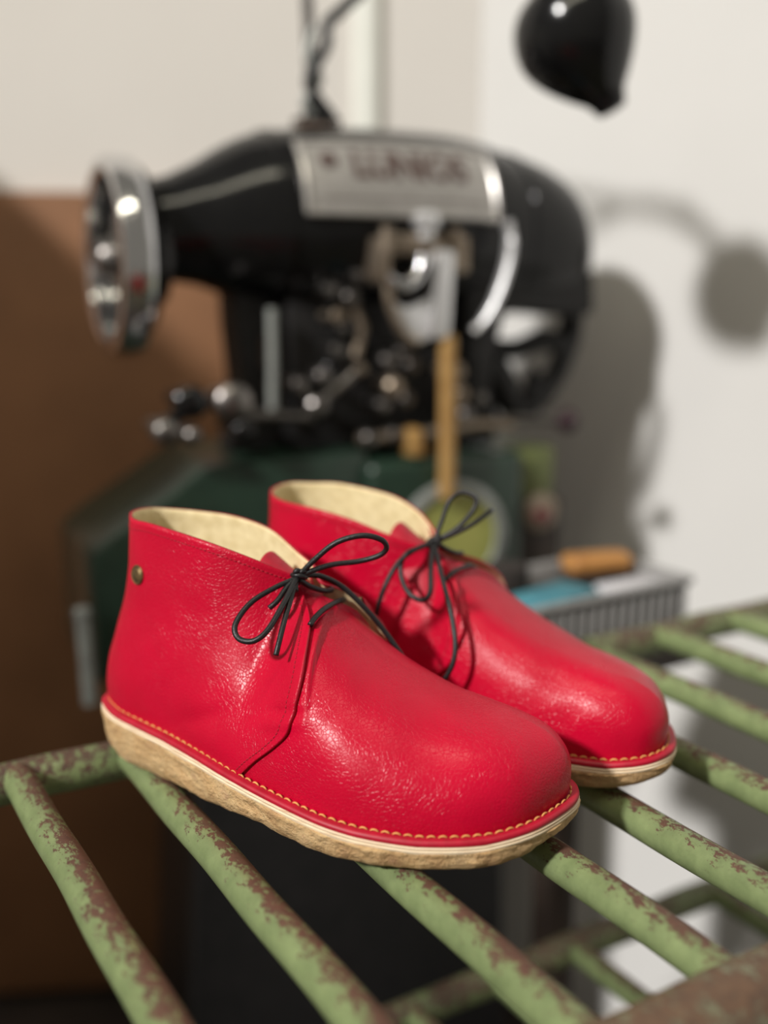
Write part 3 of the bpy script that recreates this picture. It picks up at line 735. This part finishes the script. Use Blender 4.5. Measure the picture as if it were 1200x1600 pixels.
mb = MB(); mb.prism([(.030, .905), (.030, .930), (.040, .935), (.047, .905)], -.10, -.07, .002); mb.build('stitch_guide', M['brass'], mc)
# green base
mb = MB(); mb.box((-.018, -.100, .60), (.166, .07, .902), .012, seg=3); bo = mb.build('base_housing', M['mgreen'], mc)
mb = MB(); mb.lathe((.075, -.100, .812), (0, -1, 0), [(0, .064), (.006, .064), (.008, .061), (.008, .053), (.004, .052)], 56); rg_ = mb.build('dial_ring', M['grey_metal'], bo)
mb = MB(); mb.lathe((.075, -.100, .812), (0, -1, 0), [(.004, .0535), (.0045, .02), (.0045, 0)], 48); mb.build('dial_face', M['dial'], rg_)
mb = MB(); mb.prism([(-.292, .70), (-.292, .832), (-.270, .848), (-.220, .880), (-.175, .910), (-.012, .914), (-.012, .70)], -.085, .09, .008); mb.build('bed', M['mgreen'], mc)
mb = MB(); mb.tube([(-.305, -.100, .775), (-.304, -.100, .74), (-.303, -.100, .69)], .0065, 10); mb.lathe((-.305, -.100, .775), (0, 0, 1), [(0, .0065), (.004, .008), (.010, .0075), (.013, 0)], 12); mb.build('knee_lever', M['grey_metal'], mc)
mb = MB(); mb.prism([(-.24, .02), (-.20, .70), (-.012, .70), (-.012, .60), (.15, .60), (.17, .02)], -.07, .09, .006); mb.build('pedestal', M['black_matte'], mc)
mb = MB(); mb.box((-.28, -.115, 0), (.18, .15, .03), .008); mb.build('foot_plate', M['black_matte'], mc)
mb = MB(); mb.box((.164, -.085, .842), (.214, .02, .902), .005); mb.build('side_bracket', M['mgreen2'], mc)
mb = MB(); mb.box((.164, -.085, .74), (.226, .03, .842), .005); sb = mb.build('gear_case', M['wood_dark'], mc)
mb = MB(); mb.lathe((.193, -.085, .828), (0, -1, 0), [(0, .022), (.005, .022), (.007, .019), (.007, 0)], 28); mb.build('knob_washer', M['nickel'], sb)
mb = MB(); mb.lathe((.190, -.092, .826), (0, -1, 0), [(0, .006), (.006, .008), (.012, .0085), (.016, .006), (.017, 0)], 20); mb.build('red_knob', M['knob_red'], sb)
mb = MB(); mb.lathe((.228, -.02, .848), (0, 0, 1), [(-.05, 0), (-.05, .010), (-.042, .013), (.028, .013), (.036, .010), (.036, 0)], 24); mb.build('bobbin_winder', M['mgreen'], mc)
mb = MB(); mb.tube([(.205, -.02, .80), (.228, -.02, .802)], .008, 10); mb.build('winder_bracket', M['mgreen'], mc)

FRONT = {'tension_bracket', 'bracket_pin', 'presser_bar', 'pressure_knob', 'take_up_lever', 'thread_guide', 'guide_plate', 'lifting_lever', 'needle_rod', 'thin_rod', 'cross_rod', 'adjusting_knob', 'screw', 'link', 'stitch_guide', 'base_housing', 'knee_lever', 'side_bracket', 'gear_case', 'knob_washer', 'red_knob', 'name_plate', 'side_rod', 'bed'}
for o in mc.children:
    if o.name.split('.')[0] in FRONT: o.location.x -= .012
# ------------------------------------------------------------------ lamp on the machine
def ml(x, y, z):
    return Vector((-.03+x*math.cos(MA)-y*math.sin(MA), 1.2+x*math.sin(MA)+y*math.cos(MA), z))
lp = ml(-.045, 0, 1.2475)
lamp = thing('work_lamp', 'black jointed work lamp with a bullet-shaped shade reaching over the sewing machine', 'lamp', lp, 0)
rel = lambda p: Vector(p)-lp
mb = MB(); mb.lathe((0, 0, 0), (0, 0, 1), [(0, 0), (0, .026), (.005, .026), (.008, .014), (.022, .011), (.024, .007)], 28); mb.build('mount', M['black'], lamp)
PT = Vector((-.012, 0, .245))
mb = MB(); mb.tube([(-.004, 0, .006), (-.008, 0, .12), PT], .0065, 14); mb.build('post', M['steel'], lamp)
EL = rel((.085, 1.075, 1.435)); HJ = rel((.143, 1.062, 1.369))
mb = MB(); mb.tube([PT, PT.lerp(EL, .5), EL], .0062, 12); mb.build('upper_arm', M['black'], lamp)
for p_, r_ in ((PT, .011), (EL, .013), (HJ, .012)):
    mb = MB(); mb.ball(p_, r_); mb.build('joint', M['black'], lamp)
mb = MB(); mb.tube([EL, HJ], .0062, 12); mb.build('forearm', M['black'], lamp)
hd0 = rel((.148, 1.062, 1.362)); hd1 = rel((.2135, 1.052, 1.241)); ax = hd1-hd0; hl = ax.length
prof = spline([(-.004, .010), (.002, .018), (.012, .022), (.016, .032), (.024, .043), (.036, .0515), (.052, .0565), (.068, .0565), (.084, .0505), (.100, .040), (.113, .029), (.122, .0205), (.128, .0170), (.134, .0150), (.1375, .012)], 5)
mb = MB(); mb.lathe(hd0, ax, [(-.004, 0)] + [tuple(p) for p in prof] + [(.139, 0)], 64); mb.build('shade', M['black'], lamp, sharp=70)
cab = spline([rel(ml(-.03, -.005, 1.256)), rel(ml(-.040, -.010, 1.262)), rel(ml(-.058, -.012, 1.285)), rel(ml(-.050, -.014, 1.305)), rel(ml(-.038, -.012, 1.325)), rel(ml(-.036, -.010, 1.345)), rel(ml(-.018, -.012, 1.362)), rel(ml(.010, -.02, 1.395)), PT.lerp(EL, .6)+Vector((0, -.01, .004)), EL+Vector((0, -.012, .004)), HJ+Vector((0, -.012, .004)), hd0+Vector((.004, -.012, -.002))], 7)
mb = MB(); mb.tube([tuple(p) for p in cab], .0062, 10); mb.build('cable', M['cable'], lamp)
cab2 = spline([rel(ml(-.052, -.008, 1.254)), rel(ml(-.062, -.008, 1.268)), rel(ml(-.046, -.012, 1.290)), rel(ml(-.058, -.010, 1.312)), rel(ml(-.05, -.008, 1.34))], 8)
mb = MB(); mb.tube([tuple(p) for p in cab2], .0042, 10); mb.build('cable', M['grey_metal'], lamp)

# ------------------------------------------------------------------ stool with a tray of tools, behind the rack
SA = math.radians(32.5); so_ = Vector((.176, 1.004, 0))
stool = thing('stool', 'dark wooden pedestal stool behind the rack with the grey tray on it', 'stool', so_, SA)
mb = MB(); mb.box((-.125, -.068, .715), (.125, .068, .740), .004); mb.build('seat', M['wood_dark'], stool)
mb = MB(); mb.tube([(0, 0, .716), (0, 0, .3), (0, 0, .02)], .022, 20); mb.build('column', M['wood_dark'], stool)
mb = MB(); mb.lathe((0, 0, 0), (0, 0, 1), [(0, 0), (0, .085), (.014, .085), (.03, .05), (.04, .022)], 40); mb.build('foot', M['wood_dark'], stool)
TZ = .740; TH = .060; TLx, TLy = .108, .056
tray = thing('tray', 'grey ribbed plastic tray full of tools behind the far rail', 'tray', (so_.x, so_.y, TZ), SA)
mb = MB(); mb.box((-TLx, -TLy, 0), (TLx, TLy, .004), .001)
for sx in (-1, 1): mb.box((sx*TLx-.002, -TLy, 0), (sx*TLx+.002, TLy, TH), .001)
for sy in (-1, 1): mb.box((-TLx, sy*TLy-.002, 0), (TLx, sy*TLy+.002, TH), .001)
mb.build('tray_body', M['tray'], tray)
mb = MB()
for sy in (-1, 1):
    for k in range(17):
        x = -TLx+.006+k*(2*TLx-.012)/16; mb.box((x-.002, sy*(TLy+.0035)-.002, .002), (x+.002, sy*(TLy+.0035)+.002, TH-.006), .0008)
for sx in (-1, 1):
    for k in range(8):
        y = -TLy+.008+k*(2*TLy-.016)/7; mb.box((sx*(TLx+.0035)-.002, y-.002, .002), (sx*(TLx+.0035)+.002, y+.002, TH-.006), .0008)
mb.build('rib', M['tray'], tray)
mb = MB(); r_ = [(-TLx-.003, -TLy-.003, TH), (TLx+.003, -TLy-.003, TH), (TLx+.003, TLy+.003, TH), (-TLx-.003, TLy+.003, TH)]
for a, b_ in zip(r_, r_[1:]+r_[:1]): mb.tube([a, b_], .0042, 8)
mb.build('rim', M['tray'], tray)
def in_tray(x, y, z): 
    return (so_.x+x*math.cos(SA)-y*math.sin(SA), so_.y+x*math.sin(SA)+y*math.cos(SA), TZ+z)
mb = MB(); mb.box((-.038, -.022, 0), (.038, .022, .052), .004); mb.box((-.039, -.023, .040), (.039, .023, .056), .003)
o = mb.build('box', M['teal']); o.location = in_tray(-.030, -.020, .0042); o.rotation_euler = (0, 0, SA+.15); tag(o, 'small teal cardboard box standing at the left end of the grey tray', 'box')
mb = MB(); mb.box((-.034, -.020, 0), (.034, .020, .052), .003)
o = mb.build('paper_block', M['paper']); o.location = in_tray(.064, -.028, .0042); o.rotation_euler = (0, 0, SA); tag(o, 'pale grey block of paper at the right end of the grey tray', 'paper')
br = thing('brush', 'orange-brown wooden brush lying on top at the back of the grey tray', 'brush', in_tray(.066, .026, .0042), SA-.25)
mb = MB(); mb.box((-.033, -.013, .0), (.033, .013, .052), .004); mb.build('bristle_block', M['bristle'], br)
mb = MB(); mb.box((-.036, -.016, .051), (.036, .016, .071), .008, seg=3); mb.build('back', M['orange'], br)
tb = thing('tin', 'dark brown tin behind the teal box in the grey tray', 'tin', in_tray(-.050, .030, .0042), SA)
mb = MB(); mb.lathe((0, 0, 0), (0, 0, 1), [(0, 0), (0, .021), (.06, .021), (.06, 0)], 28); mb.build('body', M['wood_dark'], tb)
mb = MB(); mb.lathe((0, 0, 0), (0, 0, 1), [(.055, .0215), (.055, .0225), (.072, .0225), (.074, .020), (.074, 0)], 28); mb.build('lid', M['bristle'], tb)

# ------------------------------------------------------------------ light
w = bpy.data.worlds.new('World'); scene.world = w; w.use_nodes = True
bg = w.node_tree.nodes['Background']; bg.inputs['Color'].default_value = (1.0, .93, .80, 1); bg.inputs['Strength'].default_value = .20
sd = bpy.data.lights.new('sun', 'SUN'); sd.energy = 3.75; sd.angle = math.radians(4.5); sd.color = (1.0, .97, .94)
so = bpy.data.objects.new('sun', sd); COL.objects.link(so)
so.rotation_euler = Vector((.56, .575, -.53)).to_track_quat('-Z', 'Y').to_euler(); so.location = (-2, -2, 4)

ad = bpy.data.lights.new('fill_light', 'AREA'); ad.shape = 'RECTANGLE'; ad.size = 1.2; ad.size_y = .12; ad.energy = 8; ad.color = (1.0, .93, .74)  # added fill light without a visible source, lifts the shadows
ao = bpy.data.objects.new('fill_light', ad); COL.objects.link(ao); ao.location = (-.25, .10, 2.45); ao.rotation_euler = (math.radians(20), 0, MA)

# ------------------------------------------------------------------ camera
cd = bpy.data.cameras.new('camera'); cd.sensor_width = 36; cd.sensor_fit = 'AUTO'; cd.lens = 1671/1600*36
cd.clip_start = .02
co = bpy.data.objects.new('camera', cd); COL.objects.link(co); co.location = (0, 0, 1.08)
co.rotation_euler = (math.radians(90-11.83), 0, 0)
cd.dof.use_dof = True; cd.dof.focus_distance = .555; cd.dof.aperture_fstop = cd.lens/18.0
scene.camera = co
scene.view_settings.view_transform = 'Standard'; scene.view_settings.look = 'None'
scene.view_settings.exposure = 0; scene.view_settings.gamma = 1; scene.view_settings.use_curve_mapping = False
